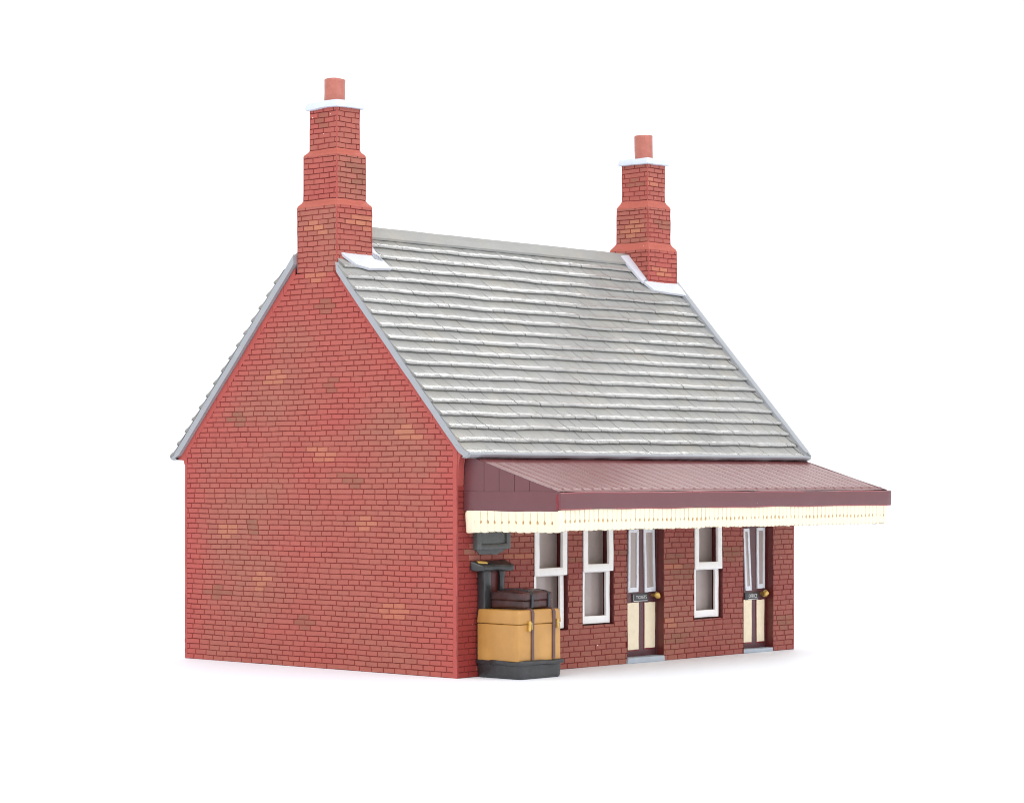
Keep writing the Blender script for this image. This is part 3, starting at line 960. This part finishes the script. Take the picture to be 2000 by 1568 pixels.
vf = valance((Vector((.235, -2.905, 0)), Vector((1, 0, 0)), Vector((0, -1, 0))), 12.80, .162, 3.375, 3.86, 3)
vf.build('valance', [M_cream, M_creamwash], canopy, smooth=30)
vs = valance((Vector((.205, -.10, 0)), Vector((0, -1, 0)), Vector((-1, 0, 0))), 2.80, .212, 3.345, 3.815, 5, ramp=-.03)
vs.add_bm(soft_box(.19, .30, -.36, -.07, 3.30, 3.80, bevel=.05, amp=.03, freq=3, seg=.08), 0)
vs.add_bm(soft_box(.195, .33, -2.915, -2.72, 3.36, 3.84, bevel=.04, amp=.03, freq=4, seg=.08), 0)
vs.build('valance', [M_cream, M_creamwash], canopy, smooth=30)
vr = valance((Vector((13.045, -.10, 0)), Vector((0, -1, 0)), Vector((1, 0, 0))), 2.78, .212, 3.36, 3.83, 6)
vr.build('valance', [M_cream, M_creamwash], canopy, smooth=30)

# ------------------------------------------------------------------ notice board on the wall
nb = thing('notice_board', (1.05, -.02, 2.9), 'dark grey framed notice board on the brick wall below the cream valance', 'notice board')
m1 = MB()
m1.add_bm(soft_box(.60, 1.60, -.10, .01, 2.98, 3.95, bevel=.02, amp=.01, seg=.2))
m1.build('board', M_board, nb, smooth=40)
m2 = MB()
for q in [(.52, .655, 2.91, 3.95), (1.52, 1.655, 2.91, 3.95)]:
    m2.add_bm(soft_box(q[0], q[1], -.145, .01, q[2], q[3], bevel=.02, amp=.012, seg=.2, seed=q[0]))
m2.add_bm(soft_box(.60, 1.57, -.147, .01, 2.91, 3.035, bevel=.02, amp=.016, freq=3, seg=.15, seed=3))
m2.build('frame', M_board, nb, smooth=40)
m3 = MB()
hand_poly(m3, [(.70, 2.80), (1.32, 2.79), (1.50, 2.86), (1.60, 2.915), (.58, 2.915)], .0, -.03, .012, 0, 2.0)
m3.build('lower_ledge', M_board, nb)

# ------------------------------------------------------------------ platform weighing scale
sc = thing('weighing_scale', (1.3, -.7, 0), 'black platform weighing scale with twin posts and slanted head beside the corner', 'weighing scale')
m1 = MB()
def tp(c):
    return (c.x if c.z > .2 else 1.33 + (c.x - 1.33) * .955, c.y, c.z)
m1.add_bm(soft_box(.62, 2.04, -1.35, -.01, 0.0, .36, bevel=.05, amp=.02, freq=2, seg=.12, taper=tp))
base = m1.build('platform', M_black, sc, smooth=45)
m2 = MB()
m2.add_bm(soft_box(.58, 2.10, -1.40, -.01, .315, .425, bevel=.035, amp=.035, freq=3, seg=.1, seed=2))
m2.build('platform_rim', M_black, base, smooth=45)
for (xa, xb, ya, z0) in ((.64, .88, -.24, .40), (1.29, 1.47, -.13, .42)):
    p = MB()
    p.add_bm(soft_box(xa, xb, ya, -.005, z0, 2.46, bevel=.03, amp=.03, freq=2.6, seg=.12, seed=xa))
    p.build('post', M_black, sc, smooth=45)
bk = MB()  # added dark red sheet standing in for shaded, unbrushed wall between the posts
bk.add_bm(soft_box(.84, 1.33, -.05, -.004, .42, 2.44, bevel=.01, amp=.008, seg=.2))
bk.build('added_wall_panel', M_reveal, sc, smooth=40)
hd = MB()
def tp(c):
    z = c.z
    if z > 2.5: z = 2.545 + (c.y + .30) * .42
    x = c.x + (.16 if c.x < .6 and c.y < -.15 else 0)
    return (x, c.y, z)
hd.add_bm(soft_box(.40, 1.60, -.30, -.006, 2.42, 2.56, bevel=.03, amp=.03, freq=3.2, seg=.1, seed=4, taper=tp))
head = hd.build('head', M_black, sc, smooth=45)
pn = MB()
bm = soft_box(-.13, .13, -.035, .035, -.02, .02, bevel=.012, amp=.01, freq=8, seg=.05)
for v in bm.verts:
    c = v.co.copy(); a = math.radians(-14)
    v.co = Vector((.66 + c.x * math.cos(a) - c.y * math.sin(a), -.155 + c.x * math.sin(a) + c.y * math.cos(a), 2.628 + c.z - c.x * .10 + c.y * .4))
pn.add_bm(bm)
pn.build('pointer', M_brass, head, smooth=45)

# ------------------------------------------------------------------ trunk on the scale
tr = thing('trunk', (1.32, -.70, .42), 'tan travelling trunk with two dark straps standing on the black scale', 'trunk')
m1 = MB()
m1.add_bm(soft_box(.70, 1.93, -1.25, -.12, 1.1, 1.33, bevel=.02, amp=0))
m1.add_bm(soft_box(.595, 2.03, -1.335, -.06, .40, 1.236, bevel=.022, amp=.006, freq=1.3, seg=.16, seed=1))
m1.build('body', M_tan, tr, smooth=50)
def tp(c):
    if c.z > 1.4: return (1.325 + (c.x - 1.325) * .965, -.70 + (c.y + .70) * .96, c.z)
    return c
m2 = MB()
m2.add_bm(soft_box(.580, 2.045, -1.352, -.05, 1.246, 1.565, bevel=.030, amp=.007, freq=1.3, seg=.16, seed=2, taper=tp))
m2.build('lid', M_tan, tr, smooth=50)
for sx in (1.045, 1.775):
    s_ = MB()
    path = [(-1.372, .43), (-1.362, .9), (-1.372, 1.27), (-1.378, 1.50), (-1.335, 1.578), (-1.25, 1.600), (-.7, 1.600), (-.12, 1.592)]
    hw = .043
    prev = None
    # strap with thickness
    for i, (y, z) in enumerate(path):
        j = .014 * noise.noise(Vector((sx * 3, z * 2.2, y)))
        ring = [(sx - hw + j, y, z), (sx + hw + j, y, z)]
        dn = (0, .05, 0) if z < 1.52 else ((0, .035, -.035) if i == 4 else (0, 0, -.05))
        ring += [(sx + hw + j, y + dn[1], z + dn[2]), (sx - hw + j, y + dn[1], z + dn[2])]
        if prev:
            for k in range(4): s_.face([prev[k], prev[(k + 1) % 4], ring[(k + 1) % 4], ring[k]])
        else: s_.face(ring)
        prev = ring
    s_.face(prev)
    s_.build('strap', M_strap, tr, smooth=30)
for (xa, xb, za, zb_) in ((.885, .955, 1.09, 1.315), (1.845, 1.90, 1.125, 1.345)):
    l = MB()
    l.add_bm(soft_box(xa, xb, -1.405, -1.33, za, zb_, bevel=.015, amp=.014, freq=6, seg=.06, seed=xa))
    if xa < 1: l.add_bm(soft_box(.968, .998, -1.405, -1.33, za + .03, zb_ - .03, bevel=.01, amp=.01, freq=6, seg=.06, seed=3))
    l.build('latch', M_brass, tr, smooth=45)

# ------------------------------------------------------------------ suitcase on the trunk
ANG = math.radians(3)
SC = Vector((1.40, -.70, 1.592))
su = thing('suitcase', SC, 'dark brown strapped suitcase lying on top of the tan trunk', 'suitcase')


def place(bm):
    for v in bm.verts:
        c = v.co.copy()
        v.co = Vector((SC.x + c.x * math.cos(ANG) - c.y * math.sin(ANG), SC.y + c.x * math.sin(ANG) + c.y * math.cos(ANG), SC.z + c.z))
    return bm


HX, HY = .51, .49
def dome(bm, k=.07, z0=.15):
    for v in bm.verts:
        if v.co.z > z0: v.co.z += k * max(0, 1 - (v.co.x / (HX * 1.15)) ** 2) * max(0, 1 - (v.co.y / (HY * 1.15)) ** 2) * (v.co.z - z0) / .15
    return bm
m1 = MB()
m1.add_bm(place(soft_box(-HX, HX, -HY, HY, 0.0, .175, bevel=.03, amp=.012, freq=3, seg=.08, seed=2)))
m1.build('body', M_case, su, smooth=50)
m2 = MB()
m2.add_bm(place(dome(soft_box(-HX - .008, HX + .008, -HY - .008, HY + .008, .166, .345, bevel=.035, amp=.012, freq=3, seg=.08, seed=4))))
m2.build('lid', M_case, su, smooth=50)
for sx in (-.25, .36):
    m3 = MB()
    prev = None
    pts = [(-HY - .03, .01), (-HY - .04, .12), (-HY - .04, .29), (-HY + .01, .362)] + [(y, .358 + .098 * max(0, 1 - (sx / (HX * 1.15)) ** 2) * max(0, 1 - (y / (HY * 1.15)) ** 2)) for y in (-.41, -.30, -.15, 0, .15, .30, .41)] + [(HY - .01, .362), (HY + .04, .29), (HY + .03, .01)]
    for (y, z) in pts:
        ring = [(sx - .035, y, z), (sx + .035, y, z), (sx + .035, y * .94, z - .05), (sx - .035, y * .94, z - .05)]
        ring = [(SC.x + a * math.cos(ANG) - b_ * math.sin(ANG), SC.y + a * math.sin(ANG) + b_ * math.cos(ANG), SC.z + max(0.0, c)) for a, b_, c in ring]
        if prev:
            for k in range(4): m3.face([prev[k], prev[(k + 1) % 4], ring[(k + 1) % 4], ring[k]])
        else: m3.face(ring)
        prev = ring
    m3.face(prev)
    m3.build('strap', M_casestrap, su, smooth=40)
